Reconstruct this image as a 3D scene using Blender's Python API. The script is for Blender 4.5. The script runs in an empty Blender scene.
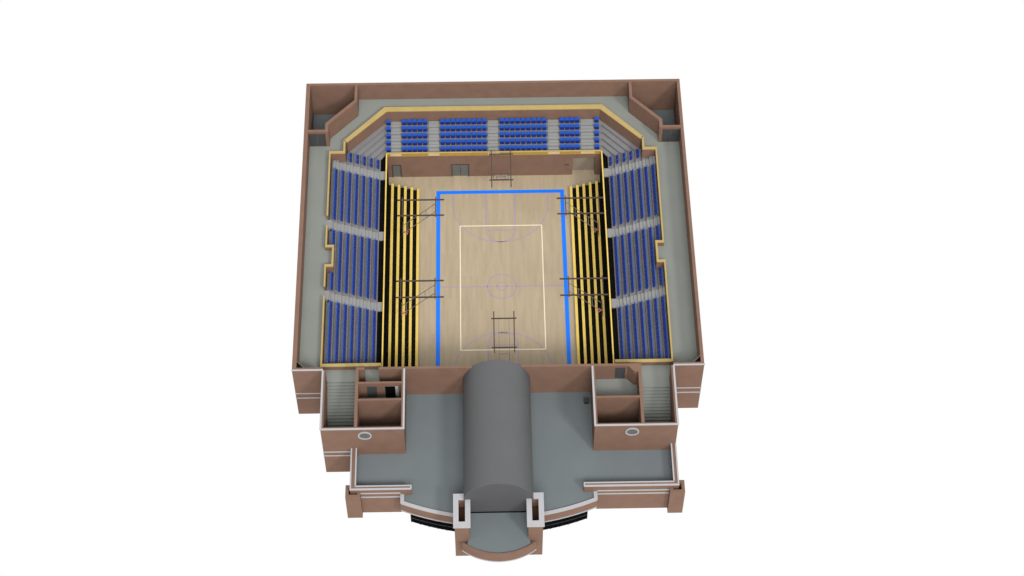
import bpy, math, random
from mathutils import Vector, Matrix
random.seed(4)
SC = bpy.context.scene
COL = SC.collection

# ------------------------------------------------------------------ materials
def mat(name, col, rough=.75, var=.06, scale=1.5, spec=.25, metal=0.0, stretch=None):
    m = bpy.data.materials.new(name); m.use_nodes = True
    nt = m.node_tree; b = nt.nodes['Principled BSDF']
    b.inputs['Roughness'].default_value = rough
    b.inputs['Specular IOR Level'].default_value = spec
    b.inputs['Metallic'].default_value = metal
    tc = nt.nodes.new('ShaderNodeTexCoord'); no = nt.nodes.new('ShaderNodeTexNoise')
    no.inputs['Scale'].default_value = scale; no.inputs['Detail'].default_value = 4
    if stretch:
        mp = nt.nodes.new('ShaderNodeMapping'); mp.inputs['Scale'].default_value = stretch
        nt.links.new(tc.outputs['Object'], mp.inputs['Vector']); nt.links.new(mp.outputs['Vector'], no.inputs['Vector'])
    else:
        nt.links.new(tc.outputs['Object'], no.inputs['Vector'])
    r = nt.nodes.new('ShaderNodeValToRGB')
    r.color_ramp.elements[0].position = .3; r.color_ramp.elements[1].position = .7
    r.color_ramp.elements[0].color = tuple(c*(1-var) for c in col)+(1,)
    r.color_ramp.elements[1].color = tuple(c*(1+var) for c in col)+(1,)
    nt.links.new(no.outputs['Fac'], r.inputs['Fac']); nt.links.new(r.outputs['Color'], b.inputs['Base Color'])
    return m
def srgb(r, g, b, k=1.0):
    f = lambda c: (c/255/12.92 if c/255 <= .04045 else ((c/255+.055)/1.055)**2.4)*k
    return (f(r), f(g), f(b))
M = {
 'brick':  mat('brick_render', srgb(102,78,65), .85, .07, .8),
 'white':  mat('white_coping', srgb(144,143,145), .7, .03),
 'grey':   mat('grey_roof', srgb(88,94,96), .8, .04, .25),
 'concr':  mat('concrete_floor', srgb(109,112,107), .8, .04, .3),
 'terr':   mat('terrace_concrete', srgb(102,101,102), .85, .06, .9),
 'step':   mat('aisle_concrete', srgb(115,116,115), .85, .04, .9),
 'vault':  mat('vault_metal', srgb(74,75,76), .6, .03, .4),
 'dark':   mat('vault_end_panel', srgb(69,69,71), .6, .04, .5),
 'black':  mat('black_carpet_and_shade', (.004,.004,.004), .9, .2, spec=0),  # gutter carpet; also paints the shade in hollows and voids
 'bdeck':  mat('black_deck', (.006,.006,.005), .9, .2, spec=0),
 'yellow': mat('yellow_plank', srgb(188,161,78), .5, .04, 2),
 'ledge':  mat('yellow_ledge', srgb(146,127,78), .65, .06, 1.2),
 'gold':   mat('gold_panel', srgb(143,114,48), .6, .08, 2),
 'gate':   mat('pale_gate', srgb(176,153,112), .6, .06, 2),
 'blue':   mat('blue_line', srgb(3,97,202), .5, .02),
 'violet': mat('violet_line', srgb(129,114,143), .6, .05, 3),
 'cream':  mat('cream_line', srgb(194,183,158), .6, .03),
 'seat':   mat('seat_blue', srgb(27,74,158), .45, .05, 3),
 'navy':   mat('seat_navy', srgb(20,29,89), .5, .08, 3),
 'steel':  mat('dark_steel', srgb(66,55,48), .5, .08, 3, metal=.2),
 'grst':   mat('grey_steel', srgb(96,89,83), .5, .08, 3),
 'board':  mat('backboard_white', srgb(165,161,157), .4, .02),
 'rim':    mat('rim_orange', srgb(190,80,40), .5, .05),
 'door':   mat('grey_door', srgb(83,83,79), .6, .05, 2),
 'ddoor':  mat('dark_door', srgb(55,56,56), .6, .06, 2),
 'dbrown': mat('hollow_shade_brown', srgb(64,46,34), .9, .08, 1, spec=0),  # painted shade for the inside of the pylons
 'tan':    mat('tan_panel', srgb(117,107,93), .8, .05, 1),
 'glass':  mat('black_glass', (.003,.003,.0035), .6, .1, 1, spec=0),
 'mull':   mat('glass_mullion', srgb(35,38,38), .4, .05, 2),
 'port':   mat('porthole_glass', srgb(83,83,84), .3, .05, 2),
}
_b = M['board'].copy(); _b.name = 'backboard_glass'; _b.node_tree.nodes['Principled BSDF'].inputs['Alpha'].default_value = .12; M['bglass'] = _b
def wood():
    m = bpy.data.materials.new('maple_boards'); m.use_nodes = True
    nt = m.node_tree; b = nt.nodes['Principled BSDF']; N = nt.nodes.new; L = nt.links.new
    b.inputs['Roughness'].default_value = .6; b.inputs['Specular IOR Level'].default_value = .2
    tc = N('ShaderNodeTexCoord')
    mp = N('ShaderNodeMapping'); mp.inputs['Rotation'].default_value = (0,0,math.pi/2)
    L(tc.outputs['Object'], mp.inputs['Vector'])
    br = N('ShaderNodeTexBrick')
    br.inputs['Scale'].default_value = 1; br.inputs['Brick Width'].default_value = 3.4
    br.inputs['Row Height'].default_value = .42; br.inputs['Mortar Size'].default_value = .0
    br.inputs['Color1'].default_value = srgb(146,133,112)+(1,); br.inputs['Color2'].default_value = srgb(141,128,107)+(1,)
    L(mp.outputs['Vector'], br.inputs['Vector'])
    m2 = N('ShaderNodeMapping'); m2.inputs['Scale'].default_value = (2.2,.22,1)
    L(tc.outputs['Object'], m2.inputs['Vector'])
    no = N('ShaderNodeTexNoise'); no.inputs['Scale'].default_value = 1; no.inputs['Detail'].default_value = 3
    L(m2.outputs['Vector'], no.inputs['Vector'])
    r = N('ShaderNodeValToRGB'); e = r.color_ramp.elements
    e[0].position = .3; e[0].color = (.9,.9,.88,1); e[1].position = .7; e[1].color = (1.04,1.02,1.0,1)
    L(no.outputs['Fac'], r.inputs['Fac'])
    mx = N('ShaderNodeMix'); mx.data_type = 'RGBA'; mx.blend_type = 'MULTIPLY'; mx.inputs['Factor'].default_value = 1
    L(br.outputs['Color'], mx.inputs['A']); L(r.outputs['Color'], mx.inputs['B'])
    L(mx.outputs['Result'], b.inputs['Base Color'])
    return m
M['wood'] = wood()

# ------------------------------------------------------------------ mesh builder
class MB:
    def __init__(s): s.v = []; s.f = []; s.m = []; s.mats = []
    def mi(s, m):
        if m is None: m = s.mats[0] if s.mats else 'brick'
        if m not in s.mats: s.mats.append(m)
        return s.mats.index(m)
    def add(s, vs, fs, m):
        o = len(s.v); k = s.mi(m); s.v += [tuple(map(float, p)) for p in vs]
        for f in fs: s.f.append([o+i for i in f]); s.m.append(k)
        return s
    def box(s, x0, x1, y0, y1, z0, z1, m=None):
        if x0 > x1: x0, x1 = x1, x0
        if y0 > y1: y0, y1 = y1, y0
        return s.prism([(x0,y0),(x1,y0),(x1,y1),(x0,y1)], z0, z1, m)
    def prism(s, poly, z0, z1, m=None):
        a = sum(poly[i][0]*poly[(i+1) % len(poly)][1]-poly[(i+1) % len(poly)][0]*poly[i][1] for i in range(len(poly)))
        if a < 0: poly = poly[::-1]
        n = len(poly)
        vs = [(x,y,z0) for x,y in poly]+[(x,y,z1) for x,y in poly]
        fs = [list(range(n))[::-1], [n+i for i in range(n)]]+[[i,(i+1) % n,n+(i+1) % n,n+i] for i in range(n)]
        return s.add(vs, fs, m)
    def band(s, outer, inner, z0, z1, m=None):            # open strip between two polylines
        for i in range(len(outer)-1):
            s.prism([outer[i], outer[i+1], inner[i+1], inner[i]], z0, z1, m)
        return s
    def bar(s, a, b, r, m=None, n=6):
        a = Vector(a); b = Vector(b); d = (b-a).normalized()
        u = d.orthogonal().normalized(); w = d.cross(u)
        ring = [u*math.cos(2*math.pi*i/n)*r+w*math.sin(2*math.pi*i/n)*r for i in range(n)]
        vs = [a+q for q in ring]+[b+q for q in ring]
        fs = [[i,(i+1) % n,n+(i+1) % n,n+i] for i in range(n)]+[list(range(n))[::-1],[n+i for i in range(n)]]
        return s.add(vs, fs, m)
    def beam(s, a, b, w, h, m=None):                        # rectangular tube, horizontal width w, height h
        a = Vector(a); b = Vector(b); d = (b-a).normalized()
        u = Vector((-d.y, d.x, 0)).normalized() if abs(d.z) < .999 else Vector((1,0,0)); t = d.cross(u)
        q = [u*w/2+t*h/2, -u*w/2+t*h/2, -u*w/2-t*h/2, u*w/2-t*h/2]
        vs = [a+p for p in q]+[b+p for p in q]
        return s.add(vs, [[0,1,2,3],[7,6,5,4],[0,4,5,1],[1,5,6,2],[2,6,7,3],[3,7,4,0]], m)
    def mesh(s, name):
        me = bpy.data.meshes.new(name); me.from_pydata(s.v, [], s.f)
        for k in s.mats: me.materials.append(M[k])
        me.polygons.foreach_set('material_index', s.m); me.update()
        return me
    def build(s, name, parent=None):
        o = bpy.data.objects.new(name, s.mesh(name)); COL.objects.link(o)
        if parent: o.parent = parent
        return o
def box(name, x0, x1, y0, y1, z0, z1, m, parent=None): return MB().box(x0,x1,y0,y1,z0,z1,m).build(name, parent)
def tag(o, label, cat, group=None, kind=None):
    o['label'] = label; o['category'] = cat
    if group: o['group'] = group
    if kind: o['kind'] = kind
    return o
def st(o): o['kind'] = 'structure'; return o
def empty(name, loc=(0,0,0), rz=0):
    o = bpy.data.objects.new(name, None); COL.objects.link(o); o.location = loc; o.rotation_euler = (0,0,rz); return o

G = .5            # outside ground level
T = 10.0          # cut height of all full walls
CZ = 7.15         # concourse level
RZ = 4.45         # lobby roof level
CX = .70          # court axis

# ------------------------------------------------------------------ court floor and markings
fl = st(box('floor', -13.6, 13.6, -17.9, 17.45, -.4, 0, 'wood'))
ZL = .004
def line_box(x0, x1, y0, y1, m, b): b.box(x0, x1, y0, y1, ZL-.002, ZL+.008, m)
bl = MB(); w = .5; X0, X1, YB = CX-7.62, CX+7.62, 14.4
bl.box(X0-w, X0, -YB, YB+w, .002, .014, 'blue'); bl.box(X1, X1+w, -YB, YB+w, .002, .014, 'blue')
bl.box(X0, X1, YB, YB+w, .002, .014, 'blue'); bl.box(X0-w, X1+w, -YB-w, -YB, .002, .014, 'blue')
bl.build('boundary_line', fl)
def arc_line(cx, cy, r, a0, a1, n, wd, m, b, dash=False):
    for i in range(n):
        if dash and i % 2: continue
        t0 = math.radians(a0+(a1-a0)*i/n); t1 = math.radians(a0+(a1-a0)*(i+1)/n)
        P = lambda t, rr: (cx+rr*math.cos(t), cy+rr*math.sin(t))
        b.prism([P(t0,r-wd/2), P(t1,r-wd/2), P(t1,r+wd/2), P(t0,r+wd/2)], .002, .012, m)
b = MB().box(X0, X1, -.05, .05, .002, .012, 'violet'); b.build('half_court_line', fl)
b = MB(); arc_line(CX, 0, 1.8, 0, 360, 48, .1, 'violet', b); b.build('centre_circle', fl)
b = MB(); arc_line(CX, 0, .61, 0, 360, 24, .08, 'violet', b); b.build('inner_circle', fl)
for s in (1, -1):
    b = MB(); hy = s*(YB-1.6)
    arc_line(CX, hy, 6.02, 0 if s < 0 else 180, 180 if s < 0 else 360, 48, .09, 'violet', b)
    for q in (-1, 1): b.box(CX+q*6.02-.045, CX+q*6.02+.045, min(hy,s*YB), max(hy,s*YB), .002, .012, 'violet')
    b.build('three_point_line', fl)
    b = MB(); ft = s*(YB-5.79)
    for q in (-1, 1): b.box(CX+q*1.83-.06, CX+q*1.83+.06, min(ft,s*YB), max(ft,s*YB), .0025, .013, 'violet')
    b.box(CX-1.83, CX+1.83, ft-.05, ft+.05, .0025, .0125, 'violet')
    arc_line(CX, ft, 1.83, 180 if s > 0 else 0, 360 if s > 0 else 180, 24, .09, 'violet', b)
    b.build('free_throw_lane', fl)
b = MB(); vx0, vx1, vy = -4.42, 5.83, 9.3
for x in (vx0, vx1): b.box(x-.06, x+.06, -vy, vy, .003, .016, 'cream')
for y in (-vy, vy): b.box(vx0, vx1, y-.06, y+.06, .003, .0155, 'cream')
b.build('volleyball_court_line', fl)

# ------------------------------------------------------------------ outer shell
st(MB().box(-23.5, 23.5, 24.2, 24.55, G, T, 'brick').build('wall_back'))
st(MB().box(-23.5, -23.0, -18.2, 24.2, G, T, 'brick').build('wall_left'))
st(MB().box(23.12, 23.5, -18.2, 24.2, G, T, 'brick').build('wall_right'))
st(MB().box(-23.0, -13.7, -17.85, 24.2, G, G+.1, 'black').box(13.7, 23.12, -17.85, 24.2, G, G+.1, 'black').build('floor_shade_pan'))  # black pan added so the voids under the concourse stay dark
# front walls beside the towers (the short returns that stand forward of the side walls)
for sx, nm in ((-1, 'wall_front_left'), (1, 'wall_front_right')):
    wl = MB().box(sx*(23.0 if sx < 0 else 23.12), sx*20, -18.2, -17.85, G, T, 'brick')
    o = st(wl.build(nm))
    b = MB().box(sx*23.56, sx*19.95, -18.3, -18.12, T, T+.1, 'white'); b.build('coping', o)
    for z in (5.05, 4.08):
        MB().box(sx*23.55, sx*20, -18.27, -18.2, z-.07, z+.07, 'white').build('string_course', o)
for sx, nm in ((-1, 'left'), (1, 'right')):
    xi = 23.0 if sx < 0 else 23.12
    b = MB().prism([(sx*xi,-16.9),(sx*xi,-17.0),(sx*(xi-.8),-17.85),(sx*(xi-.9),-17.85)], CZ, T, 'brick').prism([(sx*xi,-17.0),(sx*xi,-17.85),(sx*(xi-.8),-17.85)], CZ, 9.97, 'black')  # black prism paints the shade inside the open corner hollow
    st(b.build('wall_corner_brace_'+nm))
# pit front wall
b = MB().box(-11.0, 11.0, -18.2, -17.9, 0, T, 'brick')
st(b.build('wall_front'))
b = MB().box(-13.65, -11.0, -18.2, -17.9, 0, T, 'brick').box(-16.2, -15.25, -18.2, -17.9, 0, T, 'brick').box(-20, -16.2, -18.2, -17.9, 0, 6.9, 'brick').box(-15.25, -13.65, -18.2, -17.9, 0, 6.9, 'brick')
st(b.build('wall_front_inner_left'))
b = MB().box(11.0, 13.35, -18.2, -17.9, 0, T, 'brick').box(14.5, 16.3, -18.2, -17.9, 0, T, 'brick').box(13.35, 14.5, -18.2, -17.9, 0, CZ, 'brick').box(16.3, 20, -18.2, -17.9, 0, 6.9, 'brick')
st(b.build('wall_front_inner_right'))

# ------------------------------------------------------------------ concourse
H = [(-13.75,22.3),(-18.75,17.0),(-18.75,15.08),(-20.5,15.08),(-20.5,.62),(-19.68,.62),(-19.68,-1.9),(-20.5,-1.9),(-20.5,-16.4),(-13.5,-16.4)]
b = MB()
for s in (-1, 1):
    hh = [(-s*x*1.0 if s > 0 else x, y) for x, y in H]
    hh = [(x if s < 0 else abs(x), y) for x, y in H]
    P = lambda x, y: (s*abs(x), y)
    if s > 0: hh = [(abs(x)-(.28 if abs(x) > 19 else .08), y) for x, y in H]
    poly = [(0, 22.3)]+hh+[P(13.5,-17.9), P(22.25,-17.9), P(23.12,-16.95), P(23.12,16.7), P(20.7,16.7), P(20.7,17.95), P(17.25,21.6), P(17.25,24.2), (0,24.2)]
    b.prism(poly, CZ-.3, CZ, 'concr')
st(b.build('floor_concourse'))
# low ledge walls round the stands: wide at the back, narrow at the sides
def hw(poly_out, poly_in, z0, name):
    b = MB().band(poly_out, poly_in, z0, 7.78, 'brick')
    o = st(b.build(name))
    MB().band(poly_out, poly_in, 7.78, 7.9, 'ledge').build('ledge_top', o)
    return o
hw([(-13.75,22.3),(13.67,22.3)], [(-13.45,21.6),(13.37,21.6)], 5.6, 'wall_ledge_back')
for s, nm in ((-1, 'left'), (1, 'right')):
    mx = lambda p: [(s*abs(x), y) for x, y in p]
    q = .08 if s > 0 else 0
    hw(mx([(13.75-q,22.3),(18.75-q,17.0)]), mx([(13.45-q,21.6),(18.3-q,16.7)]), 5.6, 'wall_ledge_diagonal_'+nm)
    b = MB(); tp = MB()
    A, Bn = (20.5, 19.68) if s < 0 else (20.22, 19.4)
    t = .2
    segs = [(18.75-q,18.5-q,17.0,15.35), (A,18.5-q,15.35,14.95), (A,Bn-.25,.62,.95), (Bn,Bn-.25,.62,-1.9), (A,Bn-.25,-1.9,-2.25), (A,13.5,-16.4,-16.0)]
    if s < 0: segs += [(A,A-t,14.95,5.36), (A,A-t,3.9,.95), (A,A-t,-2.25,-5.1), (A,A-t,-6.45,-16.0)]
    else:     segs += [(A,A-t,14.95,.95), (A,A-t,-2.25,-16.0)]
    for xa, xb, ya, yb in segs:
        b.box(s*xa, s*xb, min(ya,yb), max(ya,yb), 4.2, 7.78, 'brick'); tp.box(s*xa, s*xb, min(ya,yb), max(ya,yb), 7.78, 7.9, 'ledge')
    o = st(b.build('wall_ledge_'+nm)); tp.build('ledge_top', o)

# ------------------------------------------------------------------ pit walls, rails
RZT = 4.83
b = MB()
def wall_with_holes(b, x0, x1, y0, y1, z1, holes, m):
    xs = x0
    for a, c, h in holes:
        b.box(xs, a, y0, y1, 0, z1, m); b.box(a, c, y0, y1, h, z1, m); xs = c
    b.box(xs, x1, y0, y1, 0, z1, m)
wall_with_holes(b, -13.6, 13.6, 17.25, 17.45, 4.3, [(-12.9,-11.9,2.4),(-5.35,-3.3,2.4),(9.95,12.8,3.45)], 'brick')
wb = st(b.build('wall_court_back'))
gaps = [(-13.1,-11.65),(-8.35,-6.85),(-.85,.65),(6.75,8.3),(10.9,12.75)]
xs = -13.6
rl = MB(); gt = MB()
for a, c in gaps+[(13.6,13.6)]:
    if a > xs: rl.box(xs, a, 17.2, 17.36, 4.25, RZT, 'gold')
    if c > a: gt.box(a+.02, c-.02, 17.22, 17.34, 4.3, RZT-.05, 'gate')
    xs = c
for a, c, h in ((-12.9,-11.9,2.4),(-5.35,-3.3,2.4)):
    MB().box(a-.1,a,17.19,17.25,0,h+.1,'steel').box(c,c+.1,17.19,17.25,0,h+.1,'steel').box(a,c,17.19,17.25,h,h+.1,'steel').build('door_frame', wb)
rl.build('rail_panel', wb); gt.build('aisle_gate', wb)
tp = MB().box(-13.6, 13.6, 17.18, 17.38, RZT, RZT+.05, 'ledge'); tp.build('rail_cap', wb)
d1 = st(MB().box(-12.9,-11.9,17.32,17.4,0,2.4,'door').build('door_1')); MB().box(-12.02,-11.97,17.26,17.32,1.0,1.15,'steel').build('door_handle', d1)
d2 = st(MB().box(-5.35,-4.34,17.32,17.4,0,2.4,'door').box(-4.31,-3.3,17.32,17.4,0,2.4,'door').box(-4.34,-4.31,17.36,17.4,0,2.4,'bdeck').build('door_2')); MB().box(-4.4,-4.36,17.26,17.32,1.0,1.15,'steel').box(-4.29,-4.25,17.26,17.32,1.0,1.15,'steel').build('door_handle', d2)
st(MB().box(9.95,12.8,18.0,18.15,-.05,3.45,'tan').box(9.8,9.95,17.45,18.15,-.05,3.45,'tan').box(12.8,12.95,17.45,18.15,-.05,3.45,'tan').box(9.8,12.95,17.45,18.15,-.4,0,'wood').build('wall_alcove'))
tag(MB().box(8.95,9.5,17.21,17.25,2.0,2.16,'steel').build('wall_vent'), 'small dark vent plate high on the court back wall beside the alcove', 'vent')
for s, nm in ((-1,'left'), (1,'right')):
    o = st(MB().box(s*13.5, s*13.66, -17.9, 17.25, 0, RZT-.1, 'brick').build('wall_court_'+nm))
    MB().box(s*13.47, s*13.63, -17.9, 17.25, RZT-.1, RZT+.03, 'yellow').build('rail_cap', o)

# ------------------------------------------------------------------ terraces
Z0, RISE, DY, DX = 4.35, .36, .81, .835
XF, YF = 14.3, 17.45
zk = lambda k: Z0+RISE*k
b = MB()
for k in range(5): b.box(-13.7, 13.7, YF+DY*k, YF+DY*(k+1)+(.12 if k == 4 else 0), 3.6, zk(k), 'terr')
o = st(b.build('floor_terrace_back'))
AIS = (14.05, 4.66, -5.8)
for s, nm in ((-1,'left'), (1,'right')):
    b = MB()
    for k in range(7): b.box(s*(XF+DX*k), s*(XF+DX*(k+1) if k < 6 else 20.25), -16.0, 16.6 if k < 5 else 15.0, 3.6, zk(k), 'terr')
    st(b.build('floor_terrace_'+nm))
    b = MB()
    for k in range(5):
        A0, A1 = (s*13.7, YF+DY*k), (s*13.7, YF+DY*(k+1)); B0, B1 = (s*(XF+DX*k), 16.6), (s*(XF+DX*(k+1)), 16.6)
        b.prism([A0, B0, B1, A1], 3.6, zk(k), 'terr')
    st(b.build('floor_terrace_corner_'+nm))
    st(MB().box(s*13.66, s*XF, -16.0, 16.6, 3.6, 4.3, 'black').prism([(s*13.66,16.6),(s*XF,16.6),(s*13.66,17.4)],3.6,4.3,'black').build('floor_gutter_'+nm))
    b = MB()
    for a in AIS:
        y0, y1 = a-.62, a+.62
        b.box(s*13.68, s*XF, y0, y1, 4.3, 4.5, 'step')
        for k in range(7):
            xa = XF+DX*k
            b.box(s*xa, s*(xa+DX*.5), y0, y1, zk(k), zk(k)+.03, 'step'); b.box(s*(xa+DX*.5), s*(xa+DX), y0, y1, zk(k), zk(k)+RISE/2, 'step')
        b.box(s*(XF+DX*6.5), s*20.0, y0, y1, zk(6)+RISE/2, zk(6)+RISE, 'step')
        if s < 0 and a < 10: b.box(s*19.9, s*20.5, y0, y1, zk(6), CZ-.05, 'step')
    st(b.build('floor_aisle_steps_'+nm))
b = MB()
for a, c in gaps:
    for k in range(5):
        y = YF+DY*k
        b.box(a+.1, c-.1, y+DY*.5, y+DY, zk(k), zk(k)+RISE/2, 'step'); b.box(a+.1, c-.1, y, y+DY*.5, zk(k), zk(k)+.03, 'step')
st(b.build('floor_aisle_steps_back'))

# ------------------------------------------------------------------ stadium seats
def seat_geo(b, x, y, z, rz):
    """one tip-up seat facing local -y: pan, curved back, pedestal"""
    c, s = math.cos(rz), math.sin(rz)
    W = lambda p: (x+p[0]*c-p[1]*s, y+p[0]*s+p[1]*c, z+p[2])
    def bx(x0,x1,y0,y1,z0,z1,m,lean=0):
        vs = [W((a, d+(lean if h else 0), z1 if h else z0)) for h in (0,1) for a, d in ((x0,y0),(x1,y0),(x1,y1),(x0,y1))]
        b.add(vs, [[3,2,1,0],[4,5,6,7],[0,1,5,4],[1,2,6,5],[2,3,7,6],[3,0,4,7]], m)
    bx(-.28,.28,-.15,.1,.37,.44,'navy'); bx(-.26,.26,-.13,-.09,.16,.37,'navy')
    # back: lower slab, then a narrower top so that each shell reads rounded
    bx(-.285,.285,.08,.14,.42,.66,'seat',.03); bx(-.285,.285,.11,.17,.66,.8,'seat',.02); bx(-.19,.19,.13,.19,.8,.88,'seat',.01)
    bx(-.05,.05,.0,.08,0,.36,'steel')
sb = MB(); seat_geo(sb, 0, 0, 0, 0); SEAT = sb.mesh('stadium_seat')
ORD = 'first second third fourth fifth sixth seventh eighth ninth tenth eleventh twelfth thirteenth fourteenth fifteenth sixteenth seventeenth'.split()
spots = []
blocks = [(-13.6,-13.0,1,'lone column left end'),(-11.65,-8.35,5,'five-seat block'),(-6.82,-.85,9,'nine-seat block left of goal'),
          (.67,6.73,9,'nine-seat block right of goal'),(8.3,10.88,4,'four-seat block'),(12.7,13.33,1,'lone column right end')]
ind = []; rest = []
for xa, xb, n, nm in blocks:
    p = (xb-xa)/n
    for k in range(5):
        for i in range(n):
            pos = (f', {ORD[i]} from left' if n > 1 else '')
            ind.append((xa+p*(i+.5), YF+DY*k+.36, zk(k), 0, f'blue stadium seat{pos}, {ORD[k]} row up, {nm}, far stand', 'blue seats of the far stand'))
cand = []
for s, nm in ((-1,'left'), (1,'right')):
    for y0, y1, q in ((-15.75,-6.6,4), (-5.0,3.85,3), (5.45,13.25,2), (14.85,16.35,1)):
        n = int((y1-y0)/.62); p = (y1-y0)/n
        for k in range(7):
            if q == 1 and k > 4: continue
            for i in range(n):
                y = y0+p*(i+.5)
                if k == 6 and -2.6 < y < 1.25: continue
                cand.append((y, s*(XF+DX*k+.27), k, i, s, nm, q))
cand.sort(key=lambda t: (t[0], t[2]))
near = cand[:155]; rest = cand[155:]
for y, x, k, i, s, nm, q in near:
    ind.append((x, y, zk(k), s*-math.pi/2, f'blue stadium seat, {ORD[i]} back from front end wall, {ORD[k]} row up, {nm} stand', f'blue seats nearest the front in the {nm} stand'))
for x, y, z, rz, lab, grp in ind:
    o = bpy.data.objects.new('stadium_seat', SEAT); COL.objects.link(o)
    o.location = (x, y, z); o.rotation_euler = (0, 0, rz); tag(o, lab, 'seat', grp)
b = MB()
for y, x, k, i, s, nm, q in rest: seat_geo(b, x, y, zk(k), s*-math.pi/2)
tag(b.build('stadium_seats'), 'rows of blue stadium seats filling the middle and far parts of both side stands', 'seats', None, 'stuff')

# ------------------------------------------------------------------ bleachers
for s, nm in ((-1,'left'), (1,'right')):
    r = empty('bleacher', (s*11.5, -1.4, 0))
    tag(r, f'black pull-out bleacher with five yellow bench planks along the {nm} side of the court', 'bleacher', 'court side bleachers')
    ox, oy = -s*11.5, 1.4
    for k in range(5):
        xa = 9.55+.8*k; zt = .42+.27*k
        MB().box(s*xa+ox, s*(xa+.32)+ox, -17.8+oy, 15.05+oy, zt-.07, zt, 'yellow').build('bench_plank', r)
        MB().box(s*(xa+.06)+ox, s*(xa+.26)+ox, -17.8+oy, 15.0+oy, .02+.27*max(0,k-1), zt-.07, 'bdeck').box(s*(xa+.26)+ox, s*(min(xa+.86,13.45) if k < 4 else 13.45)+ox, -17.8+oy, 14.95+oy, zt-.3, zt-.22, 'bdeck').build('deck', r)
    b = MB()
    for j in range(12):
        y = -17.6+j*2.95
        b.bar((s*9.75+ox,y+oy,.05),(s*13.35+ox,y+oy,.05),.04,'steel')
        for k in range(5): b.bar((s*(9.9+.8*k)+ox,y+oy,.0),(s*(9.9+.8*k)+ox,y+oy,.15+.27*k),.035,'steel')
    b.build('understructure', r)
    MB().box(s*13.38+ox, s*13.45+ox, -17.8+oy, 15.05+oy, 0, 4.55, 'bdeck').build('rear_screen', r)

# ------------------------------------------------------------------ hung basketball goals
def goal(loc, rz, label):
    r = empty('basketball_goal', loc, rz); tag(r, label, 'basketball goal', 'hung basketball goals')
    BZ, S = 8.0, 1.18
    for q in (-1, 1):
        MB().beam((q*S,-.02,BZ),(q*S,5.66,BZ),.13,.16,'steel').build('beam', r)
        st_ = MB().beam((q*.61,4.6,BZ-.05),(q*.61,.62,3.75),.055,.055,'grst')
        st_.build('strut', r)
    for y in (.58, 4.62): MB().beam((-1.48,y,BZ+.1),(1.48,y,BZ+.1),.12,.12,'steel').build('crossbar', r)
    for t in (.3, .72, .88): MB().bar((-.61,4.6-3.98*t,BZ-.05-4.2*t),(.61,4.6-3.98*t,BZ-.05-4.2*t),.035,'grst').build('strut_tie', r)
    bd = MB().box(-.9,.9,.45,.5,2.9,3.95,'bglass').build('backboard', r)
    MB().box(-.93,.93,.44,.51,2.86,2.92,'steel').box(-.93,.93,.44,.51,3.93,3.99,'steel').box(-.93,-.88,.44,.51,2.86,3.99,'steel').box(.88,.93,.44,.51,2.86,3.99,'steel').build('board_frame', bd)
    b = MB(); n = 20
    for i in range(n):
        a0, a1 = 2*math.pi*i/n, 2*math.pi*(i+1)/n
        b.bar((.23*math.cos(a0),.88+.23*math.sin(a0),3.05),(.23*math.cos(a1),.88+.23*math.sin(a1),3.05),.02,'rim')
    b.box(-.06,.06,.5,.66,3.02,3.08,'rim'); b.build('hoop', r)
    b = MB()
    for i in range(10):
        a = 2*math.pi*i/10
        for d in (-1, 1):
            a2 = a+d*.6; b.bar((.22*math.cos(a),.88+.22*math.sin(a),3.04),(.13*math.cos(a2),.88+.13*math.sin(a2),2.62),.008,'board',4)
    b.build('net', r)
    return r
goal((.76,-14.82,0), 0, 'basketball goal on hung frame nearest the grey barrel roof at the front end')
goal((.80,14.9,0), math.pi, 'basketball goal on hung frame against the brown wall at the far end')
goal((-11.88,6.26,0), -math.pi/2, 'basketball goal frame reaching out over left bleacher, nearer the far end')
goal((-11.92,-5.78,0), -math.pi/2, 'basketball goal frame reaching out over left bleacher, nearer the barrel roof')
goal((13.17,6.22,0), math.pi/2, 'basketball goal frame reaching out over right bleacher, nearer the far end')
goal((13.12,-5.78,0), math.pi/2, 'basketball goal frame reaching out over right bleacher, nearer the barrel roof')

# ------------------------------------------------------------------ back corner rooms
for s, nm in ((-1,'left'), (1,'right')):
    X = lambda v: s*v
    b = MB().prism([(X(17.05),24.2),(X(17.4),24.2),(X(17.4),21.75),(X(20.92),18.05),(X(20.92),16.65),(X(20.5),16.65),(X(20.5),17.85),(X(17.05),21.55)], 4.3, T, 'brick')
    xw = 23.0 if s < 0 else 23.12
    b.box(X(20.92), X(xw), 16.68, 17.05, 9.6, T, 'brick').box(X(20.92), X(xw), 16.95, 17.05, 4.3, 9.6, 'brick')
    st(MB().prism([(X(17.2),24.2),(X(17.2),21.6),(X(20.8),17.8),(X(20.8),16.9),(X(23.12),16.9),(X(23.12),24.2)], 4.0, 4.3, 'grey').build('floor_corner_room_'+nm))
    st(b.build('wall_corner_room_'+nm))
    o = st(MB().box(X(20.92), X(23.1), 16.82, 16.92, CZ, 9.62, 'ddoor').build('door_3' if s < 0 else 'door_4'))
    MB().box(X(21.97), X(22.01), 16.8, 16.82, CZ, 9.6, 'door').build('door_seam', o)

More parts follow.
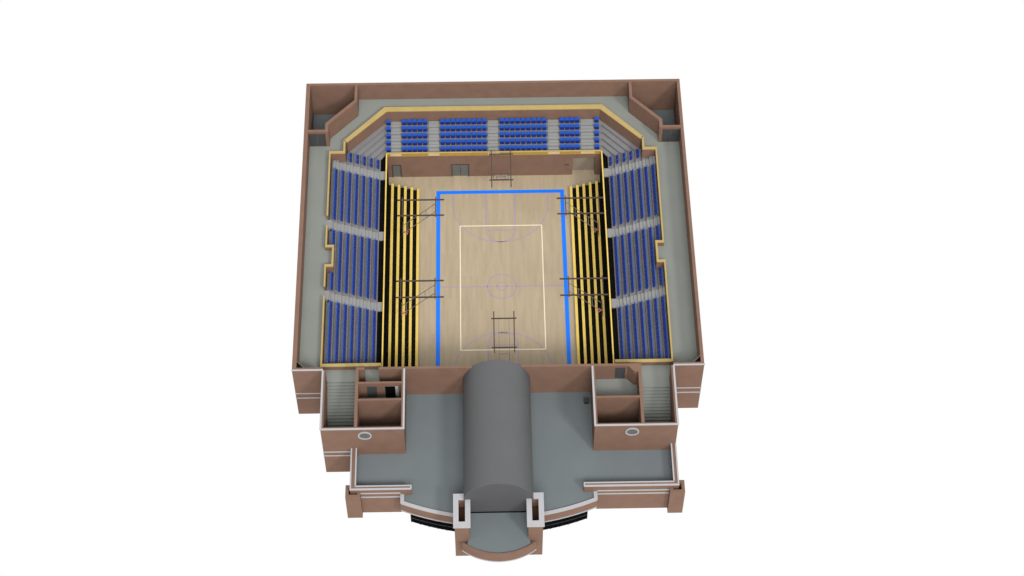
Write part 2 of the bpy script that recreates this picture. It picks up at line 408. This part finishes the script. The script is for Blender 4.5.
# ------------------------------------------------------------------ stair towers
for s, nm in ((-1,'left'), (1,'right')):
    X = lambda v: s*v
    b = MB().box(X(19.68), X(20.0), -26.1, -18.2, G, T, 'brick').box(X(10.67), X(10.99), -26.1, -18.2, G, T, 'brick').box(X(10.99), X(19.68), -26.1, -25.8, G, T, 'brick')
    o = st(b.build('wall_tower_'+nm))
    c = MB().box(X(19.86), X(20.08), -25.98, -18.32, T, T+.1, 'white').box(X(10.6), X(10.82), -25.98, -18.2, T, T+.1, 'white').box(X(10.6), X(20.08), -26.18, -25.98, T, T+.1, 'white')
    c.build('coping', o)
    if s < 0:
        for z in (5.12, 4.28): MB().box(-20.06, -16.8, -26.17, -26.1, z-.07, z+.07, 'white').build('string_course', o)
    # round window: ring, glass
    cx = s*15.0-.1; cz = 8.65; n = 40; rg = MB(); gl = MB()
    for i in range(n):
        a0, a1 = 2*math.pi*i/n, 2*math.pi*(i+1)/n
        pts = [(.62,a0),(.62,a1),(.78,a1),(.78,a0)]
        vs = [(cx+r*math.cos(a), y, cz+r*math.sin(a)) for y in (-26.2,-26.08) for r, a in pts]
        rg.add(vs, [[3,2,1,0],[4,5,6,7],[0,1,5,4],[1,2,6,5],[2,3,7,6],[3,0,4,7]], 'white')
    vs = [(cx+.63*math.cos(2*math.pi*i/n), y, cz+.63*math.sin(2*math.pi*i/n)) for y in (-26.14,-26.05) for i in range(n)]
    gl.add(vs, [list(range(n)), [n+i for i in range(n)][::-1]]+[[i, n+i, n+(i+1) % n, (i+1) % n] for i in range(n)], 'port')
    wn = st(gl.build('window_1' if s < 0 else 'window_2')); rg.build('window_frame', wn)
    # stair divider
    st(MB().box(X(15.9), X(16.25), -25.8, -18.2, 3.2, T, 'brick').build('wall_stair_divider_'+nm))
    # landing and steps
    yl = -18.05 if s < 0 else -19.35
    b = MB().box(X(16.25), X(19.68), yl, -17.9, CZ-.3, CZ, 'concr')
    for i in range(18):
        y1 = yl-.335*i; z = CZ-.178*(i+1)
        b.box(X(16.25), X(19.68), max(y1-.335,-25.8), y1, z-.3, z, 'concr')
    b.box(X(16.25), X(19.68), -25.8, min(yl-.335*18, -24.0), CZ-.178*18-.3, CZ-.178*18, 'concr')
    st(b.build('floor_stair_'+nm))
st(MB().box(-15.9,-10.99,-20.1,-19.85,4.4,T,'brick').box(-15.9,-10.99,-22.35,-22.1,4.4,T,'brick').build('wall_cross_left'))
st(MB().box(10.99,15.9,-22.45,-22.2,4.4,T,'brick').build('wall_cross_right'))
st(MB().box(-15.9,-10.99,-25.8,-22.35,4.1,4.65,'brick').box(-15.9,-10.99,-22.1,-18.2,4.1,4.4,'concr').box(-15.9,-10.99,-19.85,-17.9,CZ-.3,CZ,'concr').build('floor_tower_left'))
st(MB().box(10.99,15.9,-25.8,-22.45,4.1,4.65,'brick').box(10.99,15.9,-22.2,-18.2,CZ-.3,CZ,'concr').build('floor_tower_right'))
# doors in the left cross wall, and the door of the right room
o = st(MB().box(-14.95,-13.85,-20.16,-20.1,7.15,9.35,'ddoor').build('door_5')); MB().box(-14.05,-13.98,-20.2,-20.16,8.1,8.25,'mull').build('door_handle', o)
o = st(MB().box(-12.9,-11.75,-20.16,-20.1,7.0,9.3,'glass').build('door_6')); MB().box(-11.75,-11.4,-20.2,-20.1,7.35,9.3,'white').build('door_side_panel', o)
st(MB().box(-15.9,-10.99,-22.1,-20.1,6.75,7.0,'concr').build('floor_tower_closet'))
o = st(MB().box(13.35,14.5,-18.1,-18.0,CZ,T-.45,'ddoor').build('door_7')); MB().box(14.3,14.38,-18.16,-18.1,8.1,8.25,'mull').build('door_handle', o)
st(MB().box(13.35,14.5,-18.2,-17.9,T-.45,T,'brick').build('wall_lintel'))
# short wing standing beside the right-hand room's door
st(MB().prism([(14.75,-18.2),(15.9,-18.2),(15.9,-19.0),(15.5,-19.0)],CZ,T,'brick').build('wall_wing_right'))

# ------------------------------------------------------------------ lobby
XV = -.22                       # axis of the front block
R, YC = 28.5, -34.81+28.5
arc = lambda x, r=R: YC-math.sqrt(r*r-(x-XV)**2)
def apts(xa, xb, n, r=R): return [(xa+(xb-xa)*i/n, arc(xa+(xb-xa)*i/n, r)) for i in range(n+1)]
poly = [(-16.3,-18.2),(-16.3,-31.0),(-10.85,-31.0)]+apts(-10.85,10.5,40,R-.34)+[(10.5,-31.0),(19.6,-31.0),(19.6,-18.2)]
# roof slab, cut by the vault: two prisms either side of it
pl = [(-16.3,-18.2),(-16.3,-31.0),(-10.85,-31.0)]+apts(-10.85,-3.3,16,R-.34)+[(-3.3,-18.2)]
pr = [(2.85,-18.2)]+apts(2.85,10.45,16,R-.34)+[(10.45,-31.0),(19.6,-31.0),(19.6,-18.2)]
st(MB().prism(pl, RZ-.3, RZ, 'grey').prism(pr, RZ-.3, RZ, 'grey').build('roof_lobby'))
PT = 5.8
def parapet(name, x0, x1, y0, y1, z0, edges):
    o = st(MB().box(x0, x1, y0, y1, z0, PT, 'brick').build(name))
    b = MB()
    for e in edges: b.box(*e, PT-.02, PT+.08, 'white')
    b.build('coping', o); return o
e = .17
o = parapet('wall_lobby_left', -16.8, -16.22, -31.45, -26.1, G, [(-16.85,-16.85+e,-31.3,-26.1), (-16.3,-16.3+e,-31.0,-26.1)])
o = parapet('wall_lobby_right', 19.46, 20.0, -31.45, -26.1, G, [(19.88,19.88+e,-31.3,-26.1), (19.4,19.4+e,-31.0,-26.1)])
o = parapet('wall_lobby_front_left', -16.22, -11.2, -31.45, -31.0, G, [(-16.85,-9.92,-31.52,-31.31), (-16.3,-9.92,-31.1,-30.95)])
MB().box(-11.2,-9.94,-31.45,-31.0,RZ,PT,'brick').build('parapet_end', o)
MB().box(-10.06,-9.9,-31.31,-31.1,PT-.02,PT+.08,'white').build('coping_end', o)
for z in (5.0, 4.14): MB().box(-15.7,-11.2,-31.53,-31.45,z-.08,z+.08,'white').build('string_course', o)
o = parapet('wall_lobby_front_right', 10.9, 19.46, -31.45, -31.0, G, [(9.36,20.05,-31.52,-31.31), (9.36,19.5,-31.1,-30.95)])
MB().box(9.4,10.9,-31.45,-31.0,RZ,PT,'brick').build('parapet_end', o)
MB().box(9.34,9.5,-31.31,-31.1,PT-.02,PT+.08,'white').build('coping_end', o)
for z in (4.8, 4.08): MB().box(10.9,19.0,-31.53,-31.45,z-.08,z+.08,'white').build('string_course', o)
# curved fascia band with its white coping and drip trim, dark glazing beneath
for s, xa, xb, nm, ws in ((-1,-11.18,-5.1,'left','window_3'), (1,10.86,4.62,'right','window_4')):
    ou, inn = apts(xa,xb,16), apts(xa,xb,16,R-.36)
    b = MB().band(ou, inn, 3.0, 4.58, 'brick')
    xr = xa-s*.36
    b.box(xa, xr, arc(xa)+.1, -31.2, 3.0, 4.58, 'brick')
    o = st(b.build('wall_fascia_'+nm))
    c = MB().band(apts(xa,xb,16,R+.04), apts(xa,xb,16,R-.4), 4.58, 4.66, 'white').box(xa+s*.04, xr-s*.02, arc(xa)+.05, -31.0, 4.58, 4.655, 'white'); c.build('coping', o)
    MB().band(apts(xa,xb,16,R+.08), ou, 3.0, 3.12, 'white').build('drip_trim', o)
    xg = xa-s*1.05
    g = MB().band(apts(xg,xb,14,R-.3), apts(xg,xb,14,R-.42), G, 3.0, 'glass'); w = st(g.build(ws))
    m = MB().band(apts(xg,xb,14,R-.26), apts(xg,xb,14,R-.3), 1.45, 1.53, 'mull')
    m.build('window_transom', w); m = MB()
    for i in range(6):
        x = xg+(xb-xg)*i/5; y = arc(x,R-.28); m.box(x-.04,x+.04,y-.05,y+.05,G,3.0,'bdeck')
    m.build('window_mullion', w)
    MB().band(apts(xa,xb,16,R-.36), apts(xa,xb,16,R-1.2), 2.95, 3.0, 'brick').build('soffit', o)
# end piers
for x0, x1, lab in ((-17.35,-15.66,'left'), (19.02,20.7,'right')):
    b = MB(); y0, y1, t, zt = -32.12, -30.55, .36, 5.3
    b.box(x0,x1,y0,y0+t,G,zt,'brick').box(x0,x1,y1-t,y1,G,zt,'brick').box(x0,x0+t,y0+t,y1-t,G,zt,'brick').box(x1-t,x1,y0+t,y1-t,G,zt,'brick')
    b.box(x0+t,x1-t,y0+t,y1-t,G,1.2,'black')  # base coloured black for the shade down the hollow pier
    st(b.build('pillar_corner_'+lab))
# pylons
for x0, x1, lab in ((-5.1,-3.5,'left'), (3.0,4.62,'right')):
    y0, y1, zt = -37.15, -33.2, 7.32
    r = empty('entrance_pylon', ((x0+x1)/2, (y0+y1)/2, G)); tag(r, f'hollow brown entrance pylon with wide white coping, {lab} of the curved canopy', 'pylon', 'entrance pylons')
    r2 = lambda v: v
    ox, oy, oz = -(x0+x1)/2, -(y0+y1)/2, -G
    def B(b, a, c, d, e_, f, g, m): b.box(a+ox, c+ox, d+oy, e_+oy, f+oz, g+oz, m)
    b = MB(); t = .44; tb = .62
    for q in ((x0,x1,y0,y0+tb),(x0,x1,y1-tb,y1),(x0,x0+t,y0+tb,y1-tb),(x1-t,x1,y0+tb,y1-tb)): B(b,*q,G,zt,'brick')
    b.build('shaft', r)
    b = MB(); d = .15
    for q in ((x0-d,x1+d,y0-d,y0+tb),(x0-d,x1+d,y1-tb,y1+d),(x0-d,x0+t,y0+tb,y1-tb),(x1-t,x1+d,y0+tb,y1-tb)): B(b,*q,zt,zt+.12,'white')
    b.build('coping', r)
    b = MB(); B(b,x0+t,x1-t,y0+tb,y1-tb,5.6,5.8,'dbrown'); b.build('hollow_shade_sheet', r)  # dark brown sheet added as painted shade in the deep hollow
# barrel vault
VR, VZ, VY0, VY1 = 3.86, 7.35, -17.95, -33.94
b = MB(); n = 40
for i in range(n):
    a0, a1 = math.pi*i/n, math.pi*(i+1)/n
    P = lambda a, r, y: (XV+r*math.cos(a), y, VZ+r*math.sin(a))
    vs = [P(a0,VR,VY0),P(a1,VR,VY0),P(a1,VR,VY1),P(a0,VR,VY1),P(a0,VR-.14,VY0),P(a1,VR-.14,VY0),P(a1,VR-.14,VY1),P(a0,VR-.14,VY1)]
    b.add(vs, [[0,1,2,3],[7,6,5,4],[0,4,5,1],[1,5,6,2],[2,6,7,3],[3,7,4,0]], 'vault')
o = st(b.build('roof_barrel_vault'))
for p in o.data.polygons: p.use_smooth = False
st(MB().box(XV-VR,XV-VR+.14,-33.0,-18.2,RZ,VZ,'vault').box(XV+VR-.14,XV+VR,-33.0,-18.2,RZ,VZ,'vault').build('wall_vault_side'))
def lunette(y0, y1, m, name, r=VR-.1):
    b = MB(); n = 40
    ring = [(XV+r*math.cos(math.pi*i/n), VZ+r*math.sin(math.pi*i/n)) for i in range(n+1)]
    vs = [(x,y,z) for y in (y0,y1) for x,z in ring]; k = n+1
    b.add(vs, [list(range(k))[::-1], [k+i for i in range(k)]]+[[i,i+1,k+i+1,k+i] for i in range(n)], m)
    return b
b = lunette(-33.8, -33.7, 'dark', 'w'); b.box(XV-3.3, XV+3.3, -33.8, -33.7, 4.4, VZ, 'dark')
w = st(b.build('window_5'))
MB().box(-3.4,2.9,-33.86,-33.78,6.2,6.32,'dark').box(-3.4,2.9,-33.88,-33.78,4.42,4.6,'bdeck').build('window_transom', w)
st(lunette(-18.2, -18.1, 'vault', 'w').build('wall_vault_end'))
# canopy with curved brown fascia
CR, CYC = 6.57, -32.66
cp = lambda r, n=32: [(XV+r*math.sin(t), CYC-r*math.cos(t)) for t in [math.radians(-38.5+77*i/n) for i in range(n+1)]]
st(MB().prism([(-3.6,-33.8)]+[(-3.6,-37.1)]+[p for p in cp(CR-.1) if -3.9 < p[0] < 3.4]+[(3.1,-37.1),(3.1,-33.8)], RZ-.35, RZ-.05, 'grey').build('roof_canopy'))
o = st(MB().band(cp(CR), cp(CR-.22), 3.0, 4.62, 'brick').build('wall_canopy_fascia'))
MB().band(cp(CR+.06), cp(CR), 3.0, 3.12, 'white').build('drip_trim', o)

# small fittings on the lobby roof beside the right tower
r = empty('roof_vent', (10.15,-19.6,RZ)); tag(r, 'small dark vent on the grey lobby roof against the right stair tower', 'vent')
MB().box(-.24,.24,-.22,.22,0,.35,'bdeck').build('body', r); MB().box(-.32,.32,-.28,.28,.35,.42,'ddoor').build('hood', r)

# ------------------------------------------------------------------ light
W = bpy.data.worlds.new('white_sky'); SC.world = W; W.use_nodes = True
bg = W.node_tree.nodes['Background']; bg.inputs['Color'].default_value = (1,1,1,1); bg.inputs['Strength'].default_value = 1.0
sl = bpy.data.lights.new('sun', 'SUN'); so = bpy.data.objects.new('sun', sl); COL.objects.link(so)
sl.energy = 1.9; sl.angle = math.radians(9); sl.color = (1,.98,.95)
fl_ = bpy.data.lights.new('fill_sun', 'SUN'); fo = bpy.data.objects.new('fill_sun', fl_); COL.objects.link(fo)  # fill added from the camera side to even out shade, no real source
fl_.energy = 3.0; fl_.angle = math.radians(25)
fo.rotation_euler = Vector((-.05, .9, -1.0)).to_track_quat('-Z', 'Y').to_euler(); fo.location = (0,-80,90)
d = Vector((-.66,.92,-1.0))
so.rotation_euler = d.to_track_quat('-Z', 'Y').to_euler(); so.location = (40,-60,60)

# ------------------------------------------------------------------ camera
cam = bpy.data.cameras.new('camera'); co = bpy.data.objects.new('camera', cam); COL.objects.link(co)
co.location = (-1.2817, -141.5658, 203.4805)
co.rotation_euler = (math.radians(34.78230779), math.radians(-.13767915), math.radians(-1.10028801))
cam.sensor_width = 36; cam.lens = 2013.5355/1024*36; cam.clip_end = 1500; cam.clip_start = 1
SC.camera = co
vs = SC.view_settings
vs.view_transform = 'Standard'; vs.look = 'None'; vs.exposure = 0; vs.gamma = 1; vs.use_curve_mapping = False
